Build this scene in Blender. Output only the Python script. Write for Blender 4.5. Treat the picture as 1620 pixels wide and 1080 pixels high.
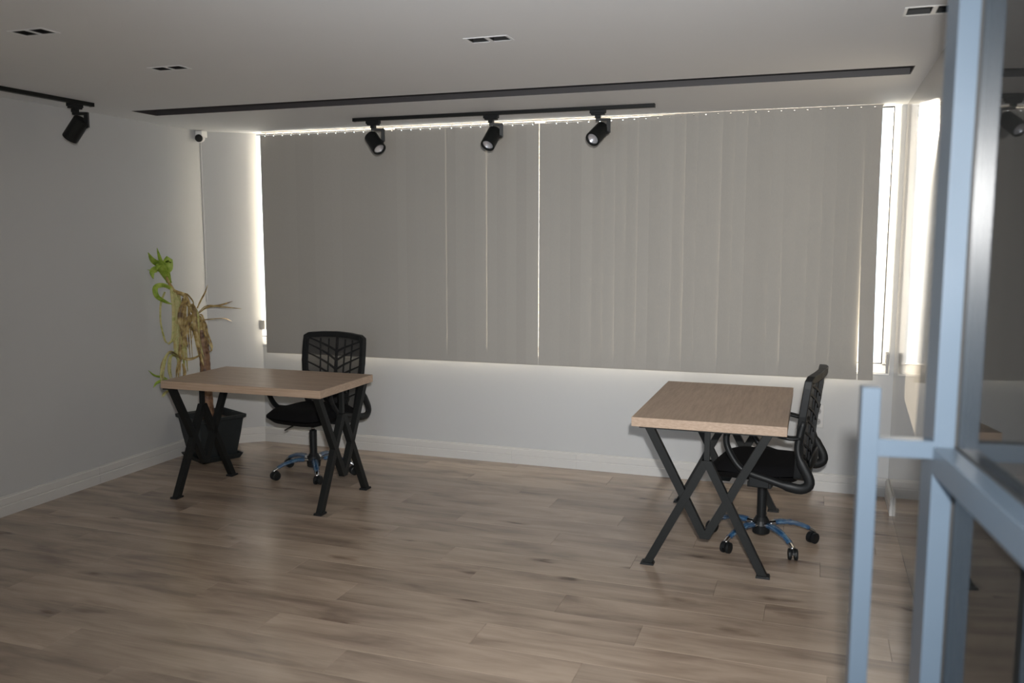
import bpy, bmesh, math, random
from mathutils import Vector, Matrix
random.seed(7)
S = bpy.context.scene
for o in list(bpy.data.objects): bpy.data.objects.remove(o)
C = bpy.data.collections.new('room'); S.collection.children.link(C)

# ------------------------------------------------------------------ camera
cam_d = bpy.data.cameras.new('camera'); cam = bpy.data.objects.new('camera', cam_d); C.objects.link(cam)
R_ = Vector((0.944143, 0.329536, 0.000762)); U_ = Vector((-0.039624, 0.111227, 0.993005)); W_ = Vector((-0.327146, 0.937568, -0.118071))
cam.matrix_world = Matrix(((R_.x, U_.x, -W_.x, 0), (R_.y, U_.y, -W_.y, 0), (R_.z, U_.z, -W_.z, 1.65), (0, 0, 0, 1)))
cam_d.sensor_width = 36; cam_d.lens = 1384.0 * 36 / 1620
cam_d.clip_start = 0.02; cam_d.clip_end = 200
cam_d.dof.use_dof = True; cam_d.dof.focus_distance = 5.2; cam_d.dof.aperture_fstop = 2.2
S.camera = cam
S.view_settings.view_transform = 'Standard'; S.view_settings.look = 'None'
S.view_settings.gamma = 1; S.view_settings.use_curve_mapping = False
S.view_settings.exposure = 0.0

# ------------------------------------------------------------------ light
world = bpy.data.worlds.new('sky'); S.world = world; world.use_nodes = True
bgn = world.node_tree.nodes['Background']
bgn.inputs[0].default_value = (0.86, 0.93, 1.0, 1); bgn.inputs[1].default_value = 2.9
def light(name, kind, loc, aim, energy, color, size=None, sy=None):
    d = bpy.data.lights.new(name, kind); d.energy = energy; d.color = color
    if kind == 'AREA':
        d.shape = 'RECTANGLE'; d.size = size; d.size_y = sy or size
    o = bpy.data.objects.new(name, d); C.objects.link(o); o.location = loc
    v = Vector(aim) - Vector(loc)
    o.rotation_euler = v.to_track_quat('-Z', 'Y').to_euler()
    return o
az, el = math.radians(5.4), math.radians(6.5)
sd = Vector((math.sin(az) * math.cos(el), -math.cos(az) * math.cos(el), -math.sin(el)))
sun = light('sun', 'SUN', (-2, 12, 4), Vector((-2, 12, 4)) + sd, 85.0, (1.0, 0.86, 0.68)); sun.data.angle = math.radians(0.6)
light('camera_flash', 'AREA', Vector((0, 0, 1.65)) + R_ * 0.05 + U_ * 0.15, Vector((0, 0, 1.65)) + W_ * 6 + R_ * 0.6, 52.0, (1.0, 0.975, 0.94), 0.05).data.spread = math.radians(98)
light('hall_daylight', 'AREA', (-0.6, -2.35, 1.5), (-0.9, 3.0, 1.2), 85.0, (0.74, 0.87, 1.0), 2.0, 1.7)

# ------------------------------------------------------------------ materials
def mat(name, color, rough=0.5, metal=0.0, spec=0.5, noise=0.0, nscale=20.0, bump=0.0, bscale=200.0, stretch=None):
    m = bpy.data.materials.new(name); m.use_nodes = True; n = m.node_tree.nodes; l = m.node_tree.links
    b = n['Principled BSDF']
    b.inputs['Base Color'].default_value = (*color, 1); b.inputs['Roughness'].default_value = rough
    b.inputs['Metallic'].default_value = metal; b.inputs['Specular IOR Level'].default_value = spec
    tc = n.new('ShaderNodeTexCoord'); mp = n.new('ShaderNodeMapping'); l.new(tc.outputs['Object'], mp.inputs[0])
    if stretch: mp.inputs['Scale'].default_value = stretch
    if noise:
        t = n.new('ShaderNodeTexNoise'); t.inputs['Scale'].default_value = nscale; t.inputs['Detail'].default_value = 5
        l.new(mp.outputs[0], t.inputs['Vector'])
        r = n.new('ShaderNodeMixRGB'); r.inputs[1].default_value = (*[c * (1 - noise) for c in color], 1)
        r.inputs[2].default_value = (*[min(1, c * (1 + noise)) for c in color], 1)
        l.new(t.outputs[0], r.inputs[0]); l.new(r.outputs[0], b.inputs['Base Color'])
    if bump:
        t2 = n.new('ShaderNodeTexNoise'); t2.inputs['Scale'].default_value = bscale; l.new(mp.outputs[0], t2.inputs['Vector'])
        bp = n.new('ShaderNodeBump'); bp.inputs['Strength'].default_value = bump; bp.inputs['Distance'].default_value = 0.002
        l.new(t2.outputs[0], bp.inputs['Height']); l.new(bp.outputs[0], b.inputs['Normal'])
    return m
M = {}
M['wall'] = mat('wall_paint', (0.49, 0.50, 0.51), 0.6, noise=0.02, nscale=3, bump=0.15, bscale=300, spec=0.3)
M['ceil'] = mat('ceiling_paint', (0.735, 0.75, 0.775), 0.7, noise=0.015, nscale=2, spec=0.2)
M['base'] = mat('baseboard_paint', (0.57, 0.565, 0.555), 0.4)
M['taupe'] = mat('right_wall_paint', (0.40, 0.37, 0.33), 0.09, spec=0.65, noise=0.05, nscale=4)
M['beige'] = mat('beige_paint', (0.62, 0.55, 0.47), 0.5, noise=0.02, nscale=4)
M['slot'] = mat('slot_dark', (0.045, 0.042, 0.045), 0.6)
M['black'] = mat('black_metal', (0.008, 0.009, 0.009), 0.5, spec=0.25, noise=0.15, nscale=40)
M['plastic'] = mat('black_plastic', (0.008, 0.009, 0.010), 0.45, spec=0.3, bump=0.1, bscale=500)
M['fabric'] = mat('seat_fabric', (0.006, 0.006, 0.007), 0.95, spec=0.15, bump=0.4, bscale=900)
M['chrome'] = mat('chrome', (0.75, 0.76, 0.78), 0.12, 1.0)
M['pot'] = mat('pot_plastic', (0.012, 0.016, 0.018), 0.5, noise=0.3, nscale=12)
M['soil'] = mat('soil', (0.02, 0.014, 0.009), 0.95, noise=0.5, nscale=60, bump=0.8, bscale=80)
M['white_pvc'] = mat('window_plastic', (0.78, 0.78, 0.78), 0.35)
M['gasket'] = mat('gasket_rubber', (0.03, 0.03, 0.03), 0.6)
M['blind'] = mat('blind_fabric', (0.345, 0.332, 0.31), 0.85, noise=0.05, nscale=250, stretch=(1, 1, 0.25), bump=0.2, bscale=700, spec=0.2)
M['door'] = mat('door_paint', (0.074, 0.102, 0.136), 0.3, noise=0.04, nscale=8, spec=0.6)
M['light_white'] = mat('white_metal', (0.80, 0.79, 0.76), 0.4)
M['lens'] = mat('lamp_reflector', (0.62, 0.62, 0.66), 0.25, 0.6, noise=0.25, nscale=90)
M['dark'] = mat('dark_interior', (0.004, 0.004, 0.004), 0.6)
M['grey'] = mat('grey_plastic', (0.30, 0.30, 0.30), 0.5)
M['knob'] = mat('outlet_plastic', (0.54, 0.54, 0.54), 0.35)
M['glue'] = mat('corner_trim', (0.60, 0.60, 0.60), 0.5)
M['picture'] = mat('brown_frame_wood', (0.085, 0.06, 0.045), 0.5, noise=0.2, nscale=30)
M['hall'] = mat('hall_paint', (0.5, 0.49, 0.47), 0.7, noise=0.02, nscale=4)

def glass_mat():
    m = bpy.data.materials.new('clear_glass'); m.use_nodes = True; n = m.node_tree.nodes; l = m.node_tree.links
    n.remove(n['Principled BSDF']); out = n['Material Output']
    tr = n.new('ShaderNodeBsdfTransparent'); tr.inputs[0].default_value = (0.93, 0.945, 0.945, 1)
    gl = n.new('ShaderNodeBsdfGlossy'); gl.inputs['Roughness'].default_value = 0.02
    fr = n.new('ShaderNodeFresnel'); fr.inputs[0].default_value = 1.62
    mx = n.new('ShaderNodeMixShader'); l.new(fr.outputs[0], mx.inputs[0]); l.new(tr.outputs[0], mx.inputs[1]); l.new(gl.outputs[0], mx.inputs[2])
    df = n.new('ShaderNodeBsdfDiffuse'); df.inputs[0].default_value = (0.8, 0.82, 0.8, 1)   # painted haze: pale diffuse share mixed in to brighten the dark pane
    m2 = n.new('ShaderNodeMixShader'); m2.inputs[0].default_value = 0.014
    l.new(mx.outputs[0], m2.inputs[1]); l.new(df.outputs[0], m2.inputs[2])
    l.new(m2.outputs[0], out.inputs[0]); return m
M['glass'] = glass_mat()

def mesh_fabric():
    m = bpy.data.materials.new('back_mesh'); m.use_nodes = True; n = m.node_tree.nodes; l = m.node_tree.links
    b = n['Principled BSDF']; b.inputs['Base Color'].default_value = (0.012, 0.012, 0.013, 1); b.inputs['Roughness'].default_value = 0.8
    tr = n.new('ShaderNodeBsdfTransparent'); mx = n.new('ShaderNodeMixShader'); mx.inputs[0].default_value = 0.74
    l.new(tr.outputs[0], mx.inputs[1]); l.new(b.outputs[0], mx.inputs[2]); l.new(mx.outputs[0], n['Material Output'].inputs[0]); return m
M['mesh'] = mesh_fabric()
def film_mat():
    m = bpy.data.materials.new('blue_film'); m.use_nodes = True; n = m.node_tree.nodes; l = m.node_tree.links
    b = n['Principled BSDF']; b.inputs['Roughness'].default_value = 0.18; b.inputs['Specular IOR Level'].default_value = 0.8
    t = n.new('ShaderNodeTexNoise'); t.inputs['Scale'].default_value = 38; t.inputs['Detail'].default_value = 6
    g = n.new('ShaderNodeNewGeometry'); l.new(g.outputs['Position'], t.inputs['Vector'])
    r = n.new('ShaderNodeValToRGB'); r.color_ramp.elements[0].position = 0.38; r.color_ramp.elements[0].color = (0.02, 0.09, 0.20, 1)
    r.color_ramp.elements[1].position = 0.68; r.color_ramp.elements[1].color = (0.16, 0.30, 0.42, 1)
    e = r.color_ramp.elements.new(0.55); e.color = (0.03, 0.12, 0.27, 1)
    l.new(t.outputs[0], r.inputs[0]); l.new(r.outputs[0], b.inputs['Base Color'])
    bp = n.new('ShaderNodeBump'); bp.inputs['Strength'].default_value = 0.9; bp.inputs['Distance'].default_value = 0.006
    l.new(t.outputs[0], bp.inputs['Height']); l.new(bp.outputs[0], b.inputs['Normal'])
    tr = n.new('ShaderNodeBsdfTransparent'); mx = n.new('ShaderNodeMixShader'); mx.inputs[0].default_value = 0.55
    l.new(tr.outputs[0], mx.inputs[1]); l.new(b.outputs[0], mx.inputs[2]); l.new(mx.outputs[0], n['Material Output'].inputs[0]); return m
M['film'] = film_mat()

def floor_mat():
    m = bpy.data.materials.new('oak_laminate'); m.use_nodes = True; n = m.node_tree.nodes; l = m.node_tree.links
    b = n['Principled BSDF']; b.inputs['Roughness'].default_value = 0.36; b.inputs['Specular IOR Level'].default_value = 0.6
    g = n.new('ShaderNodeNewGeometry'); oi = n.new('ShaderNodeObjectInfo')
    add = n.new('ShaderNodeVectorMath'); add.operation = 'ADD'
    cb = n.new('ShaderNodeCombineXYZ'); ml = n.new('ShaderNodeMath'); ml.operation = 'MULTIPLY'; ml.inputs[1].default_value = 37.0
    l.new(oi.outputs['Random'], ml.inputs[0]); l.new(ml.outputs[0], cb.inputs[0]); l.new(ml.outputs[0], cb.inputs[1]); l.new(ml.outputs[0], cb.inputs[2])
    l.new(g.outputs['Position'], add.inputs[0]); l.new(cb.outputs[0], add.inputs[1])
    def noise(sc, scale, det=4, rough=0.5, dist=0.0):
        mp = n.new('ShaderNodeMapping'); mp.inputs['Scale'].default_value = sc; l.new(add.outputs[0], mp.inputs[0])
        t = n.new('ShaderNodeTexNoise'); t.inputs['Scale'].default_value = scale; t.inputs['Detail'].default_value = det
        t.inputs['Roughness'].default_value = rough; t.inputs['Distortion'].default_value = dist
        l.new(mp.outputs[0], t.inputs['Vector']); return t
    big = noise((1.0, 4.5, 1), 1.8, 5, 0.55, 0.5)
    r1 = n.new('ShaderNodeValToRGB'); cr = r1.color_ramp
    cr.elements[0].position = 0.30; cr.elements[0].color = (0.245, 0.185, 0.145, 1)
    cr.elements[1].position = 0.62; cr.elements[1].color = (0.44, 0.35, 0.275, 1)
    e = cr.elements.new(0.45); e.color = (0.345, 0.27, 0.21, 1)
    l.new(big.outputs[0], r1.inputs[0])
    fine = noise((1.5, 60.0, 1), 2.5, 6, 0.65)
    mixf = n.new('ShaderNodeMixRGB'); mixf.blend_type = 'MULTIPLY'; mixf.inputs[0].default_value = 1.0
    rf = n.new('ShaderNodeValToRGB'); rf.color_ramp.elements[0].position = 0.3; rf.color_ramp.elements[0].color = (0.86, 0.85, 0.845, 1)
    rf.color_ramp.elements[1].position = 0.7; rf.color_ramp.elements[1].color = (1.04, 1.04, 1.04, 1)
    l.new(fine.outputs[0], rf.inputs[0]); l.new(r1.outputs[0], mixf.inputs[1]); l.new(rf.outputs[0], mixf.inputs[2])
    # knots
    mp = n.new('ShaderNodeMapping'); mp.inputs['Scale'].default_value = (2.2, 7.0, 1); l.new(add.outputs[0], mp.inputs[0])
    dn = n.new('ShaderNodeTexNoise'); dn.inputs['Scale'].default_value = 3.0; l.new(mp.outputs[0], dn.inputs['Vector'])
    ad2 = n.new('ShaderNodeVectorMath'); ad2.operation = 'MULTIPLY_ADD'; ad2.inputs[1].default_value = (0.5, 0.5, 0.0)
    l.new(dn.outputs['Color'], ad2.inputs[0]); l.new(mp.outputs[0], ad2.inputs[2])
    vo = n.new('ShaderNodeTexVoronoi'); vo.inputs['Scale'].default_value = 0.8; vo.inputs['Randomness'].default_value = 1.0
    l.new(ad2.outputs[0], vo.inputs['Vector'])
    rk = n.new('ShaderNodeValToRGB'); rk.color_ramp.elements[0].position = 0.035; rk.color_ramp.elements[0].color = (0.22, 0.18, 0.16, 1)
    rk.color_ramp.elements[1].position = 0.20; rk.color_ramp.elements[1].color = (1, 1, 1, 1)
    e = rk.color_ramp.elements.new(0.11); e.color = (0.72, 0.68, 0.66, 1)
    l.new(vo.outputs['Distance'], rk.inputs[0])
    mk = n.new('ShaderNodeMixRGB'); mk.blend_type = 'MULTIPLY'; mk.inputs[0].default_value = 0.85
    l.new(mixf.outputs[0], mk.inputs[1]); l.new(rk.outputs[0], mk.inputs[2])
    # plank to plank tone
    hs = n.new('ShaderNodeHueSaturation'); mr = n.new('ShaderNodeMapRange')
    mr.inputs['To Min'].default_value = 0.88; mr.inputs['To Max'].default_value = 1.12
    l.new(oi.outputs['Random'], mr.inputs['Value']); l.new(mr.outputs[0], hs.inputs['Value']); l.new(mk.outputs[0], hs.inputs['Color'])
    l.new(hs.outputs[0], b.inputs['Base Color'])
    rr = n.new('ShaderNodeMapRange'); rr.inputs['To Min'].default_value = 0.15; rr.inputs['To Max'].default_value = 0.27
    l.new(fine.outputs[0], rr.inputs['Value']); l.new(rr.outputs[0], b.inputs['Roughness'])
    bp = n.new('ShaderNodeBump'); bp.inputs['Strength'].default_value = 0.12; bp.inputs['Distance'].default_value = 0.001
    l.new(fine.outputs[0], bp.inputs['Height']); l.new(bp.outputs[0], b.inputs['Normal'])
    return m
M['floor'] = floor_mat()
def oak_top():
    m = bpy.data.materials.new('desk_oak'); m.use_nodes = True; n = m.node_tree.nodes; l = m.node_tree.links
    b = n['Principled BSDF']; b.inputs['Roughness'].default_value = 0.42
    tc = n.new('ShaderNodeTexCoord'); mp = n.new('ShaderNodeMapping'); mp.inputs['Scale'].default_value = (1.5, 17, 70)
    l.new(tc.outputs['Object'], mp.inputs[0])
    t = n.new('ShaderNodeTexNoise'); t.inputs['Scale'].default_value = 3; t.inputs['Detail'].default_value = 6; t.inputs['Roughness'].default_value = 0.65
    l.new(mp.outputs[0], t.inputs['Vector'])
    r = n.new('ShaderNodeValToRGB'); r.color_ramp.elements[0].position = 0.3; r.color_ramp.elements[0].color = (0.31, 0.22, 0.155, 1)
    r.color_ramp.elements[1].position = 0.7; r.color_ramp.elements[1].color = (0.46, 0.345, 0.26, 1)
    l.new(t.outputs[0], r.inputs[0]); l.new(r.outputs[0], b.inputs['Base Color'])
    return m
M['oak'] = oak_top()
def leaf_mat(name, a, b2, c):
    m = bpy.data.materials.new(name); m.use_nodes = True; n = m.node_tree.nodes; l = m.node_tree.links
    b = n['Principled BSDF']; b.inputs['Roughness'].default_value = 0.55
    g = n.new('ShaderNodeNewGeometry'); t = n.new('ShaderNodeTexNoise'); t.inputs['Scale'].default_value = 22; t.inputs['Detail'].default_value = 4
    l.new(g.outputs['Position'], t.inputs['Vector'])
    r = n.new('ShaderNodeValToRGB'); r.color_ramp.elements[0].position = 0.35; r.color_ramp.elements[0].color = (*a, 1)
    r.color_ramp.elements[1].position = 0.68; r.color_ramp.elements[1].color = (*c, 1)
    e = r.color_ramp.elements.new(0.5); e.color = (*b2, 1)
    l.new(t.outputs[0], r.inputs[0]); l.new(r.outputs[0], b.inputs['Base Color']); return m
M['leaf_green'] = leaf_mat('leaf_green', (0.16, 0.26, 0.02), (0.28, 0.40, 0.05), (0.40, 0.50, 0.10))
M['leaf_yellow'] = leaf_mat('leaf_yellow', (0.30, 0.31, 0.09), (0.48, 0.46, 0.20), (0.42, 0.33, 0.13))
M['leaf_dry'] = leaf_mat('leaf_dry', (0.13, 0.08, 0.04), (0.34, 0.24, 0.08), (0.55, 0.45, 0.22))
M['bark'] = leaf_mat('bark', (0.06, 0.03, 0.018), (0.19, 0.10, 0.055), (0.30, 0.19, 0.11))

_n = M['blind'].node_tree.nodes; _l = M['blind'].node_tree.links      # shading bands of differently turned strips, painted as a random tone per strip
_b = _n['Principled BSDF']; _src = _b.inputs['Base Color'].links[0].from_socket
_oi = _n.new('ShaderNodeObjectInfo'); _mr = _n.new('ShaderNodeMapRange'); _mr.inputs['To Min'].default_value = 0.97; _mr.inputs['To Max'].default_value = 1.03
_hs = _n.new('ShaderNodeHueSaturation'); _l.new(_oi.outputs['Random'], _mr.inputs['Value']); _l.new(_mr.outputs[0], _hs.inputs['Value'])
_l.new(_src, _hs.inputs['Color']); _l.new(_hs.outputs[0], _b.inputs['Base Color'])

# ------------------------------------------------------------------ mesh helpers
class MB:
    def __init__(s): s.v = []; s.f = []
    def add(s, vs, fs):
        k = len(s.v); s.v += [tuple(v) for v in vs]; s.f += [tuple(i + k for i in f) for f in fs]; return s
    def box(s, x0, x1, y0, y1, z0, z1, mt=None):
        vs = [Vector(p) for p in ((x0,y0,z0),(x1,y0,z0),(x1,y1,z0),(x0,y1,z0),(x0,y0,z1),(x1,y0,z1),(x1,y1,z1),(x0,y1,z1))]
        if mt: vs = [mt @ v for v in vs]
        return s.add(vs, [(0,3,2,1),(4,5,6,7),(0,1,5,4),(1,2,6,5),(2,3,7,6),(3,0,4,7)])
    def prism(s, pts, axis, a, b, mt=None):
        # pts: 2-D outline; extruded along axis ('x','y','z') from a to b
        def P(p, t): return {'x': (t, p[0], p[1]), 'y': (p[0], t, p[1]), 'z': (p[0], p[1], t)}[axis]
        n = len(pts); vs = [Vector(P(p, a)) for p in pts] + [Vector(P(p, b)) for p in pts]
        if mt: vs = [mt @ v for v in vs]
        return s.add(vs, [tuple(range(n))[::-1], tuple(range(n, 2 * n))] + [(i, (i + 1) % n, n + (i + 1) % n, n + i) for i in range(n)])
    def sweep(s, pts, rx, ry=None, seg=10, up=(0, 0, 1), square=False, caps=True, closed=False):
        # tube (elliptic or rectangular section) along points; rx/ry numbers or lists
        n = len(pts); pts = [Vector(p) for p in pts]; rings = []
        rx = rx if isinstance(rx, (list, tuple)) else [rx] * n
        ry = rx if ry is None else (ry if isinstance(ry, (list, tuple)) else [ry] * n)
        up = Vector(up)
        for i, p in enumerate(pts):
            if closed: t = pts[(i + 1) % n] - pts[i - 1]
            else: t = pts[min(i + 1, n - 1)] - pts[max(i - 1, 0)]
            t.normalize(); sdir = t.cross(up)
            if sdir.length < 1e-4: sdir = t.cross(Vector((0, 1, 0.01)))
            sdir.normalize(); w = sdir.cross(t).normalized()
            if square: sec = [(1, 1), (-1, 1), (-1, -1), (1, -1)]
            else: sec = [(math.cos(2 * math.pi * k / seg), math.sin(2 * math.pi * k / seg)) for k in range(seg)]
            rings.append([p + sdir * (a * rx[i]) + w * (b * ry[i]) for a, b in sec])
        m = len(rings[0]); vs = [v for r in rings for v in r]; fs = []
        for i in range(n if closed else n - 1):
            j = (i + 1) % n
            for k in range(m): fs.append((i * m + k, i * m + (k + 1) % m, j * m + (k + 1) % m, j * m + k))
        if caps and not closed: fs += [tuple(range(m))[::-1], tuple((n - 1) * m + k for k in range(m))]
        return s.add(vs, fs)
    def lathe(s, prof, seg=24, mt=None, capa=True, capb=True):
        # prof: list of (r, h) about local z
        vs = []
        for r, h in prof:
            for k in range(seg):
                a = 2 * math.pi * k / seg; v = Vector((r * math.cos(a), r * math.sin(a), h)); vs.append(mt @ v if mt else v)
        fs = [(i * seg + k, i * seg + (k + 1) % seg, (i + 1) * seg + (k + 1) % seg, (i + 1) * seg + k) for i in range(len(prof) - 1) for k in range(seg)]
        if capa: fs.append(tuple(range(seg))[::-1])
        if capb: fs.append(tuple((len(prof) - 1) * seg + k for k in range(seg)))
        return s.add(vs, fs)
    def build(s, name, material, parent=None, smooth=False, bevel=0, kind=None, label=None, solid=0, subsurf=0):
        me = bpy.data.meshes.new(name); me.from_pydata(s.v, [], s.f)
        bm = bmesh.new(); bm.from_mesh(me); bmesh.ops.recalc_face_normals(bm, faces=bm.faces); bm.to_mesh(me); bm.free()
        me.materials.append(M[material]); o = bpy.data.objects.new(name, me); C.objects.link(o)
        if smooth:
            for p in me.polygons: p.use_smooth = True
        if bevel:
            b = o.modifiers.new('bevel', 'BEVEL'); b.width = bevel; b.segments = 2; b.limit_method = 'ANGLE'; b.angle_limit = math.radians(40)
        if solid:
            b = o.modifiers.new('solid', 'SOLIDIFY'); b.thickness = solid; b.offset = 0
        if subsurf:
            b = o.modifiers.new('subsurf', 'SUBSURF'); b.levels = subsurf; b.render_levels = subsurf
        if parent: o.parent = parent
        if kind: o['kind'] = kind
        if label: o['label'] = label
        return o
def tag(o, label, cat, group=None):
    o['label'] = label; o['category'] = cat
    if group: o['group'] = group
    return o
def thing(name, label, cat, loc=(0, 0, 0), rz=0.0, group=None):
    o = bpy.data.objects.new(name, None); C.objects.link(o); o.location = loc; o.rotation_euler = (0, 0, rz); o.empty_display_size = 0.1
    return tag(o, label, cat, group)
def struct_root(name):
    o = bpy.data.objects.new(name, None); C.objects.link(o); o['kind'] = 'structure'; return o
def copy_tree(o, parent=None):
    c = o.copy(); C.objects.link(c); c.parent = parent
    for ch in list(o.children): copy_tree(ch, c)
    return c
def rot_to(d, up=(0, 0, 1)):
    d = Vector(d).normalized(); x = Vector(up).cross(d)
    if x.length < 1e-4: x = Vector((1, 0, 0))
    x.normalize(); y = d.cross(x)
    return Matrix(((x.x, y.x, d.x, 0), (x.y, y.y, d.y, 0), (x.z, y.z, d.z, 0), (0, 0, 0, 1)))

# ------------------------------------------------------------------ setting
XL, XR, YB, H = -4.527, 0.475, 5.95, 2.458
YN = 1.10
JA, JB = (-4.527, 5.69), (-4.203, 5.95)      # slanted corner wall
WZ0 = 0.80
# floor: slab and laminate planks
fl = MB().box(XL - 0.1, XR + 0.1, -2.6, YB + 0.1, -0.12, -0.009).build('floor', 'slot', kind='structure')
PW = 0.205; joint_y0 = 3.978 - 0.0
cache = {}
def plank_mesh(L):
    L = round(L, 3)
    if L in cache: return cache[L]
    b = 0.0006; hx, hy = L / 2 - 0.0005, PW / 2 - 0.0005
    v = [(-hx,-hy,-0.009),(hx,-hy,-0.009),(hx,hy,-0.009),(-hx,hy,-0.009),(-hx,-hy,-b),(hx,-hy,-b),(hx,hy,-b),(-hx,hy,-b),
         (-hx+b,-hy+b,0),(hx-b,-hy+b,0),(hx-b,hy-b,0),(-hx+b,hy-b,0)]
    f = [(0,3,2,1),(0,1,5,4),(1,2,6,5),(2,3,7,6),(3,0,4,7),(4,5,9,8),(5,6,10,9),(6,7,11,10),(7,4,8,11),(8,9,10,11)]
    me = bpy.data.meshes.new('plank'); me.from_pydata(v, [], f); me.materials.append(M['floor']); cache[L] = me; return me
rows = int((YB + 2.5) / PW) + 2
y_off = 3.978 - 20 * PW
yy = y_off - 10 * PW
joints = {3: -0.79, 4: -1.45}
ri = 0
while yy < YB:
    y0, y1 = yy, min(yy + PW, YB)
    if y1 > -2.45 and y1 - y0 > 0.02:
        off = [0.0, 0.46, 0.92, 0.23, 0.69, 1.15][ri % 6] + random.uniform(-0.05, 0.05)
        x = -4.527 - off
        while x < XR:
            xa, xb = max(x, XL), min(x + 1.38, XR)
            if y1 > 5.6: xa = max(xa, XL + 0.0)
            if xb - xa > 0.03:
                pl = bpy.data.objects.new('plank', plank_mesh(xb - xa)); C.objects.link(pl)
                pl.location = ((xa + xb) / 2, (y0 + PW / 2), 0); pl.parent = fl
                if y1 - y0 < PW - 0.001:
                    pl.scale = (1, (y1 - y0) / PW, 1); pl.location.y = (y0 + y1) / 2
            x += 1.38
    yy += PW; ri += 1

# ceiling with a long recessed slot and holes for twin downlights
SL = (-4.225, 0.392, 4.655, 4.876)
downs = [(-3.068, -2.892, 2.722, 2.815), (-3.085, -2.895, 3.51, 3.60), (-1.41, -1.22, 3.43, 3.525), (0.255, 0.455, 3.492, 3.622)]
def dholes(d):
    x0, x1, y0, y1 = d; w = (x1 - x0); a = 0.010; m = 0.010
    xm = (x0 + x1) / 2
    return [(x0 + a, xm - m / 1.2, y0 + 0.009, y1 - 0.009), (xm + m / 1.2, x1 - a, y0 + 0.009, y1 - 0.009)]
holes = [(SL[0]-.004,SL[1]+.004,SL[2]-.004,SL[3]+.004)] + [(d[0] + .004, d[1] - .004, d[2] + .004, d[3] - .004) for d in downs]
xs = sorted({XL - 0.1, XR + 0.1} | {h[i] for h in holes for i in (0, 1)}); ys = sorted({-2.6, YB + 0.005} | {h[i] for h in holes for i in (2, 3)})
mb = MB()
for i in range(len(xs) - 1):
    for j in range(len(ys) - 1):
        cx, cy = (xs[i] + xs[i + 1]) / 2, (ys[j] + ys[j + 1]) / 2
        if any(h[0] < cx < h[1] and h[2] < cy < h[3] for h in holes): continue
        mb.box(xs[i], xs[i + 1], ys[j], ys[j + 1], H, H + 0.012)
ceil = mb.build('ceiling', 'ceil', kind='structure')
MB().box(XL - 0.1, XR + 0.1, -2.6, YB + 0.1, H + 0.14, H + 0.2).build('slab', 'hall', ceil)
g = MB(); x0, x1, y0, y1 = SL
g.box(x0, x1, y0, y1, H + 0.045, H + 0.05); g.box(x0 - .004, x0, y0, y1, H - 0.001, H + 0.05); g.box(x1, x1 + .004, y0, y1, H - 0.001, H + 0.05)
g.box(x0, x1, y0 - .004, y0, H - 0.001, H + 0.05); g.box(x0, x1, y1, y1 + .004, H - 0.001, H + 0.05)
g.build('recess_lining', 'slot', ceil)

# walls
MB().box(XL - 0.1, XL, YN, JA[1], 0, H).build('wall_left', 'wall', kind='structure')
MB().prism([JA, JB, (JB[0] - 0.035, YB + 0.02), (JA[0] - 0.05, JA[1] + 0.13), (JA[0] - 0.1, JA[1])], 'z', 0, H).build('wall_corner', 'wall', kind='structure')
MB().box(-4.42, XR, YB + 0.001, YB + 0.16, 0, WZ0).box(0.448, XR, YB, YB + 0.16, WZ0, H).build('wall_back', 'wall', kind='structure')
wr = MB().box(XR, XR + 0.1, 2.6, YB + 0.16, 0, H).build('wall_right', 'taupe', kind='structure')
MB().box(XR - 0.012, XR + 0.1, -2.6, 2.6, 0, H).build('door_side_panel', 'beige', wr)
MB().box(XL - 0.1, -1.6, YN - 0.1, YN, 0, H).box(-1.6, XR, YN - 0.1, YN, 2.33, H).build('wall_near', 'wall', kind='structure')
MB().box(XL - 0.1, XR, -2.6, -2.5, 0, H).box(XL - 0.1, XL, -2.5, YN - 0.1, 0, H).build('wall_hall', 'hall', kind='structure')

# baseboards: stepped profile with a groove
BP = [(0, 0), (0.016, 0), (0.016, 0.058), (0.012, 0.061), (0.012, 0.066), (0.0145, 0.069), (0.0145, 0.106), (0.010, 0.111), (0.010, 0.116), (0.004, 0.119), (0, 0.119)]
def board(name, a, b, cuts=()):
    a, b = Vector((*a, 0)), Vector((*b, 0)); d = (b - a); L = d.length; d.normalize(); nrm = Vector((d.y, -d.x, 0))
    root = struct_root(name); ts = [0.0] + list(cuts) + [L]
    for i in range(len(ts) - 1):
        m = MB(); t0, t1 = ts[i] + (0.0006 if i else 0), ts[i + 1] - (0.0006 if i < len(ts) - 2 else 0); n = len(BP)
        vs = [a + d * t + nrm * (p[0] + 0.0005) + Vector((0, 0, p[1])) for t in (t0, t1) for p in BP]
        m.add(vs, [tuple(range(n)), tuple(range(n, 2 * n))] + [(k, (k + 1) % n, n + (k + 1) % n, n + k) for k in range(n)])
        m.build('board', 'base', root)
    return root
board('baseboard_left', (XL, YN + 0.01), JA, (1.6, 3.4))
board('baseboard_corner', JA, JB)
board('baseboard_back', JB, (XR - 0.001, YB), (1.35, 2.13, 2.62, 3.9))
board('baseboard_right', (XR, YB - 0.017), (XR, YB - 0.42))
# thin cable cover under the security camera
tag(MB().box(-0.005, 0.005, -0.004, 0, 1.15, 2.38, Matrix.Translation((JA[0] + 0.007, JA[1] - 0.002, 0))).build('cable_cover', 'glue', bevel=0.001),
    'thin white cable trunking down the corner below the security camera', 'cable cover')

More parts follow.
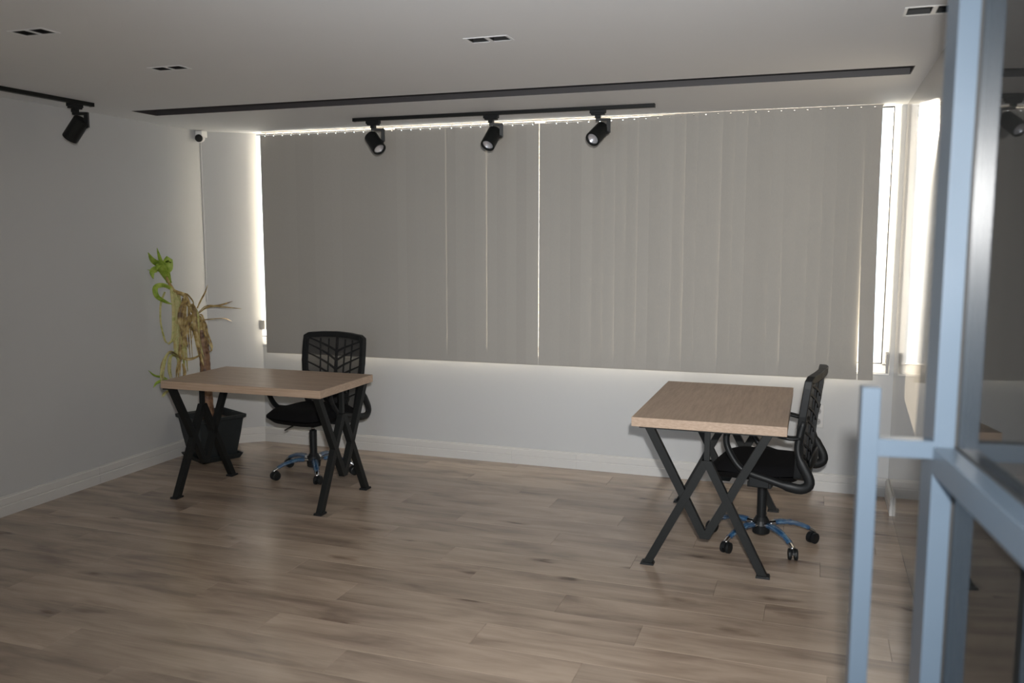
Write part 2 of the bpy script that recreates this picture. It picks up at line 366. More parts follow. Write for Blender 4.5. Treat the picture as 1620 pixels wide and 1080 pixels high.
# window
win = struct_root('window_1')
wx0, wx1, wz0, wz1 = -4.37, 0.448, WZ0, H + 0.03
fy0, fy1 = YB + 0.03, YB + 0.07; fw = 0.042
f = MB().box(wx0, wx1, fy0, fy1, wz0, wz0 + fw + .012).box(wx0, wx1, fy0, fy1, wz1 - .035, wz1).box(wx0, wx0 + .035, fy0, fy1, wz0 + fw, wz1 - .03).box(wx1 - fw, wx1, fy0, fy1, wz0 + fw, wz1 - .03)
f.build('window_frame', 'white_pvc', win, bevel=0.003)
muls = [-3.05, -1.88, -0.71]
edges = [wx0 + .035] + muls + [wx1 - fw]
for mx in muls: MB().box(mx - 0.04, mx + 0.04, fy0, fy1, wz0 + fw, wz1 - .035).build('mullion', 'white_pvc', win, bevel=0.003)
for i in range(4):
    a = edges[i] + (0.04 if i else 0); b = edges[i + 1] - (0.04 if i < 3 else 0); z0, z1 = wz0 + fw + .012, wz1 - .035
    g = MB().box(a, b, fy0 - .001, fy1 - .02, z0, z0 + .006).box(a, b, fy0 - .001, fy1 - .02, z1 - .006, z1).box(a, a + .006, fy0 - .001, fy1 - .02, z0, z1).box(b - .006, b, fy0 - .001, fy1 - .02, z0, z1)
    p = MB().box(a, b, fy0 + .028, fy0 + .032, z0, z1).build('pane', 'glass', win)
    g.build('gasket', 'gasket', p)
hd = MB().box(0.425, 0.443, fy0 - .012, fy0, 0.86, 0.93).box(0.428, 0.440, fy0 - .045, fy0 - .01, 0.905, 0.922).box(0.426, 0.442, fy0 - .055, fy0 - .04, 0.80, 0.925)
hd.build('window_handle', 'grey', win, bevel=0.003)
MB().box(-4.215, -4.165, YB - .022, YB + .028, 0.915, 0.99).build('window_latch', 'grey', win, bevel=0.003)
MB().box(JB[0] + 0.001, wx1, YB - 0.006, YB + 0.03, WZ0 - 0.014, WZ0 + 0.002).build('window_sill', 'white_pvc', win, bevel=0.003)

# vertical blinds
V0, DV, NV = -4.080, 0.078, 57
split = 29
def slit_shift(i, x):
    s = 0.0
    for sx, amt in ((-2.555, 0.0128), (-2.239, 0.0138), (-1.841, 0.0150)):
        d = (x - sx) / DV
        if abs(d) < 4: s += math.copysign(amt * (1 - abs(d) / 4.2) * 0.62, d)
    return s
rootA = thing('vertical_blind', 'left-hand grey vertical blind, nearly flat, covering the window beside the plant', 'blind', (-2.95, YB - 0.06, 0))
rootB = thing('vertical_blind', 'right-hand grey vertical blind, with uneven strips, by the sunlit window edge', 'blind', (-0.75, YB - 0.06, 0))
for root, a, b in ((rootA, -4.125, -1.845), (rootB, -1.838, 0.34)):
    ox = root.location.x
    MB().box(a - ox, b - ox, 0.012, 0.036, H - 0.006, H - 0.001).build('headrail', 'blind', root)
rv = random.Random(3)
for i in range(NV):
    x = V0 + DV * i
    # keep slits where two strips do not quite meet
    sh = slit_shift(i, x)
    root = rootA if x < -1.841 else rootB
    right = max(0.0, min(1.0, (x + 2.6) / 1.4))
    ang = math.radians(1.1 + rv.uniform(-0.2, 0.2) + right * rv.uniform(-0.2, 3.3))
    tw = math.radians(rv.uniform(-0.1, 0.2) + right * rv.uniform(-0.5, 2.5))
    lean = 0.0; twl = 0.0
    if abs(x - (-1.281) - 0.03) < 0.04: lean = 0.007; 
    if abs(x - (-0.211) - 0.035) < 0.04: lean = 0.008
    if i == NV - 1: lean = 0.020; tw = math.radians(8)
    w = 0.091 / 2; ztop = 2.432 + 0.0245 * min(1, (i - 32) / 11) if i > 32 else 2.432 ; zbot = 0.737 + 0.02 * i / NV
    hz = 0.003 if i <= 32 else 0.003 + 0.009 * min(1, (i - 32) / 11); zs = [ztop, ztop - hz, ztop - hz - 0.007] + [ztop + (zbot - ztop) * t for t in (0.15, 0.3, 0.45, 0.6, 0.7, 0.8, 0.9, 1.0)]
    us = [-w, -w * 0.55, -0.004, 0.004, w * 0.55, w]
    bow = right * rv.uniform(0, 0.0010)
    vs = []; fs = []
    for zi, z in enumerate(zs):
        t = (ztop - z) / (ztop - zbot); th = ang + tw * t
        for u in us:
            off = bow * (1 - (u / w) ** 2)
            vs.append((x - root.location.x + sh + lean * t * t * 1.0 + u * math.cos(th), 0.0 - off * 1.0 + u * math.sin(th), z))
    for zi in range(len(zs) - 1):
        for ui in range(5):
            if zi == 1 and ui == 2: continue
            a = zi * 6 + ui; fs.append((a, a + 1, a + 7, a + 6))
    m = MB(); m.add(vs, fs); v = m.build('vane', 'blind', root, solid=0.0006)
    hg = MB().box(x - root.location.x + sh - 0.0025, x - root.location.x + sh + 0.0025, 0.006, 0.012, ztop - 0.006, H - 0.008)
    hg.build('hanger', 'grey', v)

# outlet
ot = thing('wall_outlet', 'white double power outlet on the back wall behind the right chair', 'outlet', (0.034, YB, 0.495))
MB().box(-0.037, 0.037, -0.008, 0, -0.075, 0.075).build('cover_plate', 'knob', ot, bevel=0.003)
for z in (-0.034, 0.034):
    s = MB().lathe([(0.021, 0.0), (0.021, 0.003), (0.019, 0.003), (0.019, 0.001)], 20, Matrix.Translation((0, -0.008, z)) @ Matrix.Rotation(math.pi / 2, 4, 'X')).build('socket', 'grey', ot)
    MB().box(-0.011, -0.007, -0.0125, -0.008, z - .002, z + .002).box(0.007, 0.011, -0.0125, -0.008, z - .002, z + .002).build('pin_hole', 'dark', s)
# picture frame at the left border
pf = thing('picture_frame', 'dark brown picture frame on the left wall, cut by the photo edge', 'picture', (XL, 3.31, 1.50))
MB().box(0.001, 0.022, 0.425, 0.45, -0.30, 0.30).box(0.001, 0.022, -0.45, -0.425, -0.30, 0.30).box(0.001, 0.022, -0.425, 0.425, -0.30, -0.275).box(0.001, 0.022, -0.425, 0.425, 0.275, 0.30).build('frame', 'picture', pf)
MB().box(0.001, 0.012, -0.425, 0.425, -0.275, 0.275).build('canvas', 'grey', pf)

# ------------------------------------------------------------------ twin downlights
dl = ['leftmost twin square downlight, nearest the left edge of the ceiling', 'small twin square downlight just in front of the left end of the slot', 'twin square downlight in the middle of the ceiling', 'sunlit twin square downlight beside the glass door']
for d, lb in zip(downs, dl):
    x0, x1, y0, y1 = d; cx, cy = (x0 + x1) / 2, (y0 + y1) / 2
    t = thing('recessed_downlight', lb, 'ceiling light', (cx, cy, H), 0, 'twin recessed downlights in the ceiling')
    hs = dholes(d); m = MB()
    xs2 = sorted({x0, x1} | {h[k] for h in hs for k in (0, 1)}); ys2 = [y0, hs[0][2], hs[0][3], y1]
    for i in range(len(xs2) - 1):
        for j in range(3):
            mx, my = (xs2[i] + xs2[i + 1]) / 2, (ys2[j] + ys2[j + 1]) / 2
            if any(h[0] < mx < h[1] and h[2] < my < h[3] for h in hs): continue
            m.box(xs2[i] - cx, xs2[i + 1] - cx, ys2[j] - cy, ys2[j + 1] - cy, -0.0015, 0.002)
    m.build('frame', 'light_white' if d is downs[3] else 'ceil', t)
    for h in hs:
        a, b, c, e = h[0] - cx, h[1] - cx, h[2] - cy, h[3] - cy
        k = MB().box(a, b, c, e, 0.10, 0.102).box(a - .001, a, c, e, 0, 0.1).box(b, b + .001, c, e, 0, 0.1).box(a, b, c - .001, c, 0, 0.1).box(a, b, e, e + .001, 0, 0.1).build('housing', 'dark', t)
        MB().lathe([(0.006, 0.05), (0.028, 0.05), (0.03, 0.09)], 16, Matrix.Translation(((a + b) / 2, (c + e) / 2, 0))).build('lamp', 'black', k)

# ------------------------------------------------------------------ track spotlights
tk = thing('lighting_track', 'black lighting track on the ceiling in front of the blinds', 'light track', (-2.01, 5.43, H))
MB().box(-1.032, 1.03, -0.017, 0.017, -0.022, 0).build('rail', 'black', tk, bevel=0.002)
MB().box(-1.036, -1.032, -0.018, 0.018, -0.023, 0).box(1.03, 1.034, -0.018, 0.018, -0.023, 0).build('end_cap', 'plastic', tk)
tk2 = thing('lighting_track', 'black lighting track running off the photo by the left wall', 'light track', (-4.206, 3.3, H))
MB().box(-0.017, 0.017, -1.0, 1.0, -0.022, 0).build('rail', 'black', tk2, bevel=0.002)
MB().box(-0.018, 0.018, 1.0, 1.004, -0.023, 0).build('end_cap', 'plastic', tk2)
def spotlight(loc, img, toward, trk_rz, label, side=1):
    t = thing('track_spotlight', label, 'spotlight', loc, 0, 'black track spotlights')
    Rz = Matrix.Rotation(trk_rz, 4, 'Z')
    MB().box(-0.05, 0.05, -0.016, 0.016, -0.020, 0.0, Rz).box(-0.042, 0.042, -0.016, 0.016, -0.03, -0.020, Rz).box(-0.016, 0.016, -0.016, 0.016, -0.05, -0.03, Rz).build('adaptor', 'plastic', t, bevel=0.002)
    r = Vector((0.944, 0.33, 0)); view = Vector((-0.33, 0.944, -0.1)).normalized()
    lat = math.sqrt(max(0, 1 - toward ** 2)); nrm = math.hypot(*img)
    d = (r * (img[0] / nrm) + Vector((0, 0, -1)) * (img[1] / nrm)) * lat - view * toward; d.normalize()
    piv = r * (0.062 * side) + Vector((0, 0, -0.15))
    # side arm
    a0 = Vector((0, 0, -0.058)); a1 = r * (0.066 * side) + Vector((0, 0, -0.058)); a2 = r * (0.066 * side) + Vector((0, 0, -0.138))
    MB().sweep([a0 - r * 0.014 * side, a1 + r * 0.009 * side], 0.011, 0.008, square=True).sweep([a1 + Vector((0, 0, 0.008)), a2], 0.010, 0.012, square=True, up=(0.944, 0.33, 0)).build('arm', 'plastic', t, bevel=0.001)
    c = Vector((0, 0, -0.138)) + d * 0.012 + r * 0.006 * side
    mt = Matrix.Translation(c) @ rot_to(d)
    L = 0.142
    MB().lathe([(0.040, -L / 2), (0.046, -L / 2 + 0.006), (0.047, L / 2 - 0.002), (0.046, L / 2), (0.037, L / 2), (0.034, L / 2 - 0.012)], 32, mt, True, False).build('lamp_housing', 'black', t, smooth=False, bevel=0.0)
    MB().lathe([(0.035, L / 2 - 0.010), (0.022, L / 2 - 0.022), (0.010, L / 2 - 0.028)], 24, mt, False, True).build('lamp_lens', 'lens', t, smooth=True)
    MB().sweep([a2 + Vector((0, 0, 0.006)), c + r * 0.03 * side], 0.011, seg=12).build('pivot', 'plastic', t)
    return t
zt = H - 0.022
spotlight((-2.896, 5.43, zt), (0.56, 0.83), 0.52, 0, 'left of the three spotlights before the blinds, tilted down to the right')
spotlight((-2.039, 5.43, zt), (-0.40, 0.90), 0.58, 0, 'middle of the three spotlights before the blinds, aimed down to the left')
spotlight((-1.330, 5.43, zt), (-0.66, 0.78), 0.62, 0, 'right of the three spotlights before the blinds, aimed furthest left')
spotlight((-4.206, 4.17, zt), (-0.66, 0.75), -0.2, math.pi / 2, 'lone black spotlight on the track by the left wall')

# security camera
cc = thing('security_camera', 'small white security camera with a black lens in the ceiling corner', 'camera', (JA[0] + 0.035, JA[1] - 0.045, 2.40))
MB().box(-0.030, 0.034, -0.02, 0.045, 0.004, 0.055).build('bracket', 'white_pvc', cc, bevel=0.006)
dd = Vector((0.33, -0.93, -0.12))
MB().lathe([(0.012, -0.03), (0.030, -0.026), (0.034, 0.0), (0.033, 0.022), (0.028, 0.026)], 24, rot_to(dd)).build('camera_body', 'white_pvc', cc, smooth=False)
MB().lathe([(0.029, 0.020), (0.029, 0.030), (0.020, 0.038), (0.010, 0.040)], 24, rot_to(dd)).build('lens_cover', 'dark', cc)

# ------------------------------------------------------------------ desks
def desk(label, loc, rz, L, Wd, lx, ly):
    # length along local x; X-shaped end frames in the local y-z plane at x = +-lx, feet at y = +-ly
    t = thing('desk', label, 'desk', loc, rz, 'light wood desks with black crossed legs')
    MB().box(-L / 2, L / 2, -Wd / 2, Wd / 2, 0.713, 0.760).build('desktop', 'oak', t, bevel=0.0015)
    hw = 0.020
    for sx in (-1, 1):
        x = sx * lx
        def bar(y0, z0, y1, z1, name, xo):
            # flat bar with horizontally cut ends
            dz = z1 - z0; dy = y1 - y0; wy = hw * math.hypot(dy, dz) / dz
            MB().prism([(y0 - wy, z0), (y0 + wy, z0), (y1 + wy, z1), (y1 - wy, z1)], 'x', x + xo - 0.019, x + xo + 0.019).build(name, 'black', t, bevel=0.0012)
        s = ly / 0.285
        bar(-ly, 0.006, 0.0, 0.562, 'leg', 0.0); bar(ly, 0.006, 0.0, 0.562, 'leg', 0.0005)
        bar(-ly, 0.707, 0.0, 0.168, 'cross_bar', 0.001) if False else None
        def vbar(sy, xo):
            y0, z0, y1, z1 = 0.0, 0.165, sy * ly, 0.707
            dz = z1 - z0; dy = y1 - y0; wy = hw * math.hypot(dy, dz) / dz
            MB().prism([(y0 - wy, z0), (y0 + wy, z0), (y1 + wy, z1), (y1 - wy, z1)], 'x', x + xo - 0.0185, x + xo + 0.0185).build('cross_bar', 'black', t, bevel=0.0012)
        vbar(1, 0.001); vbar(-1, 0.0015)
        MB().box(x - 0.012, x + 0.012, -0.013, 0.013, 0.545, 0.707).build('post', 'black', t)
        MB().box(x - 0.03, x + 0.03, -ly - 0.05, ly + 0.05, 0.707, 0.713).build('mounting_plate', 'black', t)
        for sy in (-1, 1):
            MB().prism([(sy * ly - 0.034, 0), (sy * ly + 0.034, 0), (sy * ly + 0.030, 0.012), (sy * ly - 0.030, 0.012)], 'x', x - 0.026, x + 0.026).build('foot', 'plastic', t)
    return t
desk('light oak desk with black crossed legs in front of the potted plant', (-3.285, 4.703, 0), math.radians(0.6), 1.135, 0.655, 0.520, 0.283)
desk('light oak desk with black crossed legs near the glass door, end facing the camera', (-0.482, 4.842, 0), math.radians(90.2), 1.17, 0.745, 0.552, 0.284)

# ------------------------------------------------------------------ office chairs (front = local -Y)
def arc_pts(p, n=6):
    # Catmull-Rom through points
    P = [Vector(q) for q in p]; P = [P[0] * 2 - P[1]] + P + [P[-1] * 2 - P[-2]]; out = []
    for i in range(1, len(P) - 2):
        for k in range(n):
            t = k / n
            out.append(0.5 * ((2 * P[i]) + (P[i + 1] - P[i - 1]) * t + (2 * P[i - 1] - 5 * P[i] + 4 * P[i + 1] - P[i + 2]) * t * t + (3 * P[i] - P[i - 1] - 3 * P[i + 1] + P[i + 2]) * t ** 3))
    out.append(P[-2]); return out
def make_chair(label, loc, rz, phase):
    t = thing('office_chair', label, 'chair', loc, rz, 'black mesh-back office chairs')
    # seat cushion: rounded, thick, waterfall front edge
    m = MB(); nx, ny = 14, 14; vs = []; fs = []
    def outline(u, v):
        # square to superellipse
        x, y = u, v; k = (abs(x) ** 4 + abs(y) ** 4) ** 0.25 if (x or y) else 1; mx = max(abs(x), abs(y))
        return (x * mx / k, y * mx / k) if k else (0, 0)
    for side in (1, -1):
        for j in range(ny + 1):
            for i in range(nx + 1):
                u, v = -1 + 2 * i / nx, -1 + 2 * j / ny; ex, ey = outline(u, v); mx = max(abs(u), abs(v))
                edge = (1 - mx ** 5)
                zz = side * 0.044 * math.sqrt(max(0, edge)) ; 
                dip = -0.020 * max(0, -ey - 0.5) * 2 if True else 0
                zz += 0.463 + dip - 0.006 * (1 - ex * ex) * (1 if side > 0 else 0) + (0.012 * ey * ey if side > 0 else 0)
                if side < 0: zz -= 0.010 * edge
                vs.append((ex * 0.262, ey * 0.250 - 0.012, zz))
        k = (0 if side > 0 else (nx + 1) * (ny + 1))
        for j in range(ny):
            for i in range(nx):
                a = k + j * (nx + 1) + i; q = (a, a + 1, a + nx + 2, a + nx + 1); fs.append(q if side > 0 else q[::-1])
    m.add(vs, fs); o = m.build('seat', 'fabric', t, smooth=True)
    bm = bmesh.new(); bm.from_mesh(o.data); bmesh.ops.remove_doubles(bm, verts=bm.verts, dist=0.0008); bmesh.ops.recalc_face_normals(bm, faces=bm.faces); bm.to_mesh(o.data); bm.free()
    # mechanism and gas lift
    MB().box(-0.09, 0.09, -0.11, 0.10, 0.392, 0.420).box(-0.05, 0.05, -0.05, 0.06, 0.365, 0.395).build('mechanism', 'plastic', t, bevel=0.006)
    MB().sweep([(-0.05, -0.02, 0.385), (-0.13, -0.03, 0.368), (-0.165, -0.032, 0.35)], [0.005, 0.005, 0.009], [0.005, 0.005, 0.004], seg=8).sweep([(-0.155, -0.032, 0.356), (-0.225, -0.034, 0.318)], [0.013, 0.012], [0.006, 0.005], seg=8).build('height_lever', 'plastic', t)
    MB().lathe([(0.025, 0.145), (0.026, 0.312), (0.022, 0.315)], 24).build('gas_lift_cover', 'plastic', t, bevel=0.001)
    MB().lathe([(0.014, 0.312), (0.014, 0.355)], 16).build('gas_lift', 'chrome', t, smooth=True)
    hub = MB().lathe([(0.030, 0.052), (0.046, 0.060), (0.050, 0.105), (0.042, 0.128), (0.029, 0.150)], 24).build('hub', 'plastic', t, bevel=0.001)
    # star base
    for k in range(5):
        a = phase + k * 2 * math.pi / 5 ; dx, dy = math.cos(a), math.sin(a)
        rr = [0.035, 0.10, 0.17, 0.235, 0.275, 0.292]; zz = [0.108, 0.116, 0.112, 0.094, 0.074, 0.062]
        P = [(dx * r, dy * r, z) for r, z in zip(rr, zz)]
        lg = MB().sweep(arc_pts(P, 3), [0.020 - 0.008 * i / 15 for i in range(16)], [0.013 - 0.005 * i / 15 for i in range(16)], seg=10).build('base_leg', 'chrome', t, smooth=True)
        P2 = arc_pts([(dx * r, dy * r, z + 0.001) for r, z in zip([0.075, 0.12, 0.17, 0.22, 0.262], [0.115, 0.117, 0.112, 0.099, 0.081])], 6)
        rw = random.Random(k * 7 + int(phase * 10)); n = len(P2)
        mbw = MB().sweep(P2, [0.0225 - 0.006 * i / n + rw.uniform(-.003, .004) for i in range(n)], [0.0165 - 0.005 * i / n + rw.uniform(-.002, .003) for i in range(n)], seg=9, caps=False)
        mbw.build('plastic_wrap', 'film', lg, smooth=True, label='crinkled blue protective film')
        # caster: stem, hood, two wheels
        ca = a + [0.6, -0.9, 1.3, 0.2, -0.5][k]; ox, oy = dx * 0.290, dy * 0.290
        fx, fy = math.cos(ca), math.sin(ca); sx, sy = -fy, fx
        Tm = Matrix(((fx, sx, 0, ox), (fy, sy, 0, oy), (0, 0, 1, 0), (0, 0, 0, 1)))
        cs = MB().lathe([(0.006, 0.045), (0.006, 0.066)], 10, Matrix.Translation((ox, oy, 0)))
        hood = [(0.020 * 0 + 0.034 * math.cos(b) - 0.012, 0.031 + 0.034 * math.sin(b)) for b in [math.radians(x) for x in range(10, 200, 19)]]
        co = cs.prism(hood, 'y', -0.0055, 0.0055, Tm).build('caster', 'plastic', t)
        for sw in (-1, 1):
            mt = Tm @ Matrix.Translation((-0.012, sw * 0.0155, 0.0305)) @ Matrix.Rotation(math.pi / 2, 4, 'X')
            MB().lathe([(0.023, -0.0095), (0.0295, -0.007), (0.0305, 0), (0.0295, 0.007), (0.023, 0.0095)], 20, mt).build('wheel', 'plastic', co)
    # back frame curve (side view): y, z
    def by(z):
        u = (z - 0.44) / 0.53
        return 0.205 + 0.010 * math.sin(u * 3.0) + 0.085 * max(0, u - 0.35) ** 1.3 - 0.03 * max(0, 0.25 - u)
    def hwid(z):
        u = (z - 0.44) / 0.53
        return 0.212 + 0.048 * min(1, max(0, u) * 1.6) - 0.006 * max(0, u - 0.9) * 10
    def curve(x, z): return Vector((x, by(z) + 0.030 * (1 - (x / 0.245) ** 2), z))
    # closed frame
    left = [(-hwid(z), z) for z in (0.47, 0.55, 0.63, 0.71, 0.79, 0.87, 0.93, 0.958)]
    top = [(-0.232, 0.970), (-0.12, 0.979), (0, 0.983), (0.12, 0.979), (0.232, 0.970)]
    pts = left + top + [(-a, b) for a, b in left[::-1]] + [(0.16, 0.452), (0.08, 0.448), (0, 0.447), (-0.08, 0.448), (-0.16, 0.452)]
    P = [curve(x, z) for x, z in pts]; n = len(P)
    fr = MB(); rings = []
    for i, p in enumerate(P):
        tt = (P[(i + 1) % n] - P[i - 1]).normalized(); yd = Vector((0, 1, 0)); inn = yd.cross(tt).normalized()
        hw2 = 0.016; dp = 0.019
        if p.z > 0.955: hw2 = 0.019
        rings.append([p + inn * a + yd * b for a, b in ((hw2, -dp), (hw2, dp), (-hw2, dp), (-hw2, -dp))])
    vs = [v for r in rings for v in r]; fs = []
    for i in range(n):
        j = (i + 1) % n
        for k in range(4): fs.append((i * 4 + k, i * 4 + (k + 1) % 4, j * 4 + (k + 1) % 4, j * 4 + k))
    fr.add(vs, fs).build('back_frame', 'plastic', t, bevel=0.004)
    # mesh sheet in front of the pattern
    ms = MB(); NX, NZ = 10, 14; vs = []; fs = []
    for j in range(NZ + 1):
        z = 0.455 + (0.975 - 0.455) * j / NZ
        for i in range(NX + 1):
            x = (-1 + 2 * i / NX) * (hwid(min(z, 0.95)) - 0.006); c = curve(x, z); vs.append((c.x, c.y - 0.008, c.z))
    for j in range(NZ):
        for i in range(NX): a = j * (NX + 1) + i; fs.append((a, a + 1, a + NX + 2, a + NX + 1))
    ms.add(vs, fs).build('mesh_fabric', 'mesh', t, smooth=True)
    # branching pattern
    sp = MB().sweep([curve(0, z) + Vector((0, 0.002, 0)) for z in (0.447, 0.55, 0.65, 0.75, 0.85, 0.93, 0.975)], [0.020, 0.016, 0.013, 0.011, 0.009, 0.008, 0.007], 0.006, square=True, up=(0, 1, 0))
    sp.build('spine', 'plastic', t)
    for k, z0 in enumerate((0.47, 0.535, 0.60, 0.665, 0.73, 0.795, 0.86)):
        for s in (-1, 1):
            q = []
            for f_ in (0, 0.25, 0.5, 0.75, 1):
                z = z0 + 0.115 * (f_ ** 0.85) * (1.0 if k < 6 else 0.8); x = s * f_ * (hwid(min(z, 0.95)) - 0.004); q.append(curve(x, min(z, 0.965)) + Vector((0, 0.004, 0)))
            MB().sweep(q, [0.0075, 0.007, 0.006, 0.005, 0.0045], 0.004, square=True, up=(0, 1, 0)).build('rib', 'plastic', t)
    for s in (-1, 1):
        for xx in (0.075, 0.145):
            MB().sweep([curve(s * xx * (0.85 + 0.15 * i / 6), 0.48 + 0.078 * i) + Vector((0, 0.003, 0)) for i in range(7)], 0.0045, 0.0035, square=True, up=(0, 1, 0)).build('cross_rib', 'plastic', t)
    # lumbar pad
    lp = MB(); vs = []; fs = []
    for j in range(7):
        for i in range(9):
            u, v = -1 + i / 4, -1 + j / 3; ex = u * math.sqrt(1 - v * v / 2.6); ey = v * math.sqrt(1 - u * u / 2.6)
            c = curve(ex * 0.12, 0.525 + ey * 0.05); vs.append((c.x, c.y + 0.022 + 0.012 * (1 - max(abs(u), abs(v)) ** 2), c.z))
    for j in range(6):
        for i in range(8): a = j * 9 + i; fs.append((a, a + 1, a + 10, a + 9))
    lp.add(vs, fs).build('lumbar_pad', 'grey' if False else 'plastic', t, smooth=True, solid=0.01)
    # looped armrests joined to the back
    for s in (-1, 1):
        X = s * 0.275
        loop = [(X - s*0.018, 0.222, 0.690), (X, 0.17, 0.688), (X + s*.004, 0.08, 0.704), (X + s*.004, -0.03, 0.716), (X, -0.105, 0.712), (X, -0.140, 0.680), (X, -0.138, 0.620), (X, -0.105, 0.555), (X, -0.065, 0.508),
                (X, -0.02, 0.486), (X, 0.08, 0.462), (X, 0.17, 0.440), (X, 0.235, 0.434), (X, 0.272, 0.458), (X, 0.268, 0.500), (X, 0.232, 0.565), (X - s*0.006, 0.212, 0.63), (X - s*0.012, 0.218, 0.70), (X - s*0.016, 0.235, 0.78)]
        Q = arc_pts(loop, 3); nq = len(Q)
        wx = []; wz = []
        for i in range(nq):
            f_ = i / (nq - 1)
            wx.append(0.024 if f_ < 0.24 else (0.018 if f_ < 0.62 else 0.016)); wz.append(0.012 if f_ < 0.2 else (0.017 if f_ < 0.5 else (0.020 if f_ < 0.6 else (0.026 if f_ < 0.85 else 0.018))))
        MB().sweep(Q, wz, wx, seg=12, up=(1, 0, 0)).build('armrest', 'plastic', t, smooth=True)
        MB().box(min(X, s * 0.09), max(X, s * 0.09), -0.03, 0.09, 0.415, 0.442).box(X - 0.012, X + 0.012, -0.02, 0.08, 0.42, 0.468).build('arm_bracket', 'plastic', t, bevel=0.003)
    for ch in t.children:
        if ch.name.split('.')[0] in ('seat', 'back_frame', 'mesh_fabric', 'spine', 'rib', 'cross_rib', 'lumbar_pad', 'mechanism', 'height_lever'): ch.location.z = -0.022
        elif ch.name.split('.')[0] in ('armrest', 'arm_bracket'): ch.location.z = -0.034
    return t
make_chair('black mesh-back office chair behind the desk by the plant, facing the camera', (-3.285, 5.2, 0), math.radians(-9), math.radians(18 + 9))
make_chair('black mesh-back office chair seen from its side at the desk near the glass door', (-0.238, 4.80, 0), math.radians(-97), math.radians(19 + 97))

# ------------------------------------------------------------------ potted plant
PX, PY = -4.262, 5.352
pot = thing('flower_pot', 'black square plastic pot on a saucer in the corner, behind the left desk', 'pot', (PX, PY, 0), math.radians(19.2 + 45))
def sq(h, z): return [(-h, -h, z), (h, -h, z), (h, h, z), (-h, h, z)]
def sq_loft(levels):
    m = MB(); vs = []; fs = []
    for h, z in levels:
        c = h * 0.035
        vs += [(-h + c, -h, z), (h - c, -h, z), (h, -h + c, z), (h, h - c, z), (h - c, h, z), (-h + c, h, z), (-h, h - c, z), (-h, -h + c, z)]
    n = 8
    for i in range(len(levels) - 1):
        for k in range(n): fs.append((i * n + k, i * n + (k + 1) % n, (i + 1) * n + (k + 1) % n, (i + 1) * n + k))
    fs.append(tuple(range(n))[::-1]); fs.append(tuple((len(levels) - 1) * n + k for k in range(n)))
    return m.add(vs, fs)
sq_loft([(0.128, 0.012), (0.132, 0.03), (0.160, 0.20), (0.174, 0.305), (0.190, 0.312), (0.192, 0.335), (0.184, 0.337), (0.170, 0.325), (0.165, 0.28), (0.14, 0.279)]).build('pot_body', 'pot', pot)
sq_loft([(0.146, 0.0), (0.150, 0.004), (0.166, 0.034), (0.168, 0.040), (0.158, 0.040), (0.140, 0.012), (0.12, 0.0115)]).build('saucer', 'pot', pot)
sq_loft([(0.15, 0.279), (0.151, 0.287), (0.10, 0.293)]).build('soil', 'soil', pot)
plant = thing('potted_yucca', 'half-withered yucca with drooping dry leaves and a few green ones, in the black pot', 'plant', (PX, PY, 0.285))
k_ = 0.00474; r = Vector((0.944, 0.33, 0)); fwd = Vector((-0.33, 0.944, 0))
def pp(px, py, dep=0.0):
    # photo measurements turned into metres around the stem, in the plane facing the doorway
    px = 334 + (px - 334) * (0.93 if px < 334 else 1.2)
    l = (334 - px) * k_; p = r * -l + fwd * dep + Vector((0, 0, (632 - py) * k_ + 0.153))
    # the crown leans out of the corner into the room, clear of the left wall
    out = Vector((4.26, -5.35, 1.65 - 0.9)).normalized()
    return p + out * (1.25 * max(0.0, l - 0.18))
# trunk with ring scars, forking into a bent upper stem
tp = [pp(331, 663, 0), pp(329, 620, 0), pp(328, 580, 0), pp(327, 545, 0), pp(325, 520, 0)]
tpp = arc_pts(tp, 7)
MB().sweep(tpp, [0.040 - 0.006 * i / len(tpp) + (0.0025 if i % 2 else 0) for i in range(len(tpp))], seg=12).build('trunk', 'bark', plant)
st = arc_pts([pp(325, 524), pp(318, 500, -.01), pp(306, 480, -.02), pp(300, 466, -.02), pp(284, 460, -.02), pp(276, 448, -.02), pp(270, 432, -.02)], 4)
MB().sweep(st, [0.022 - 0.014 * i / len(st) for i in range(len(st))], seg=8).build('stem', 'leaf_dry', plant)
def leaf(points, w, material, seed, jit=0):
    rl = random.Random(seed); jx, jy, jd = rl.uniform(-jit, jit), rl.uniform(-jit, jit), rl.uniform(-jit, jit) * 0.008
    P = arc_pts([pp(q[0] + jx * (0.3 + i / len(points)) + rl.uniform(-jit, jit) * 0.3, q[1] + jy, (q[2] if len(q) > 2 else 0) + jd) for i, q in enumerate(points)], 4); n = len(P); vs = []; fs = []
    ph = rl.uniform(0, 6.28)
    for i, p in enumerate(P):
        t = i / (n - 1); tt = (P[min(i + 1, n - 1)] - P[max(i - 1, 0)]).normalized()
        ww = w * (0.45 + 0.55 * math.sin(min(1, t * 1.7) * math.pi / 2)) * (1 - t ** 3.0) + 0.0012
        ang = (ph * 0.25 + 0.9 * math.sin(ph + t * 2.0)) * (0.25 if material == 'leaf_green' else 1.0)
        side = tt.cross(fwd); side = side if side.length > 0.05 else Vector((1, 0, 0)); side.normalize(); nn = side.cross(tt).normalized()
        sd_ = side * math.cos(ang * 0.6) + nn * math.sin(ang * 0.6); up_ = sd_.cross(tt).normalized()
        vs += [p - sd_ * ww, p + up_ * ww * 0.35, p + sd_ * ww]
    for i in range(n - 1):
        a = i * 3; fs += [(a, a + 1, a + 4, a + 3), (a + 1, a + 2, a + 5, a + 4)]
    return MB().add(vs, fs).build('leaf', material, plant, smooth=True, solid=0.0008)
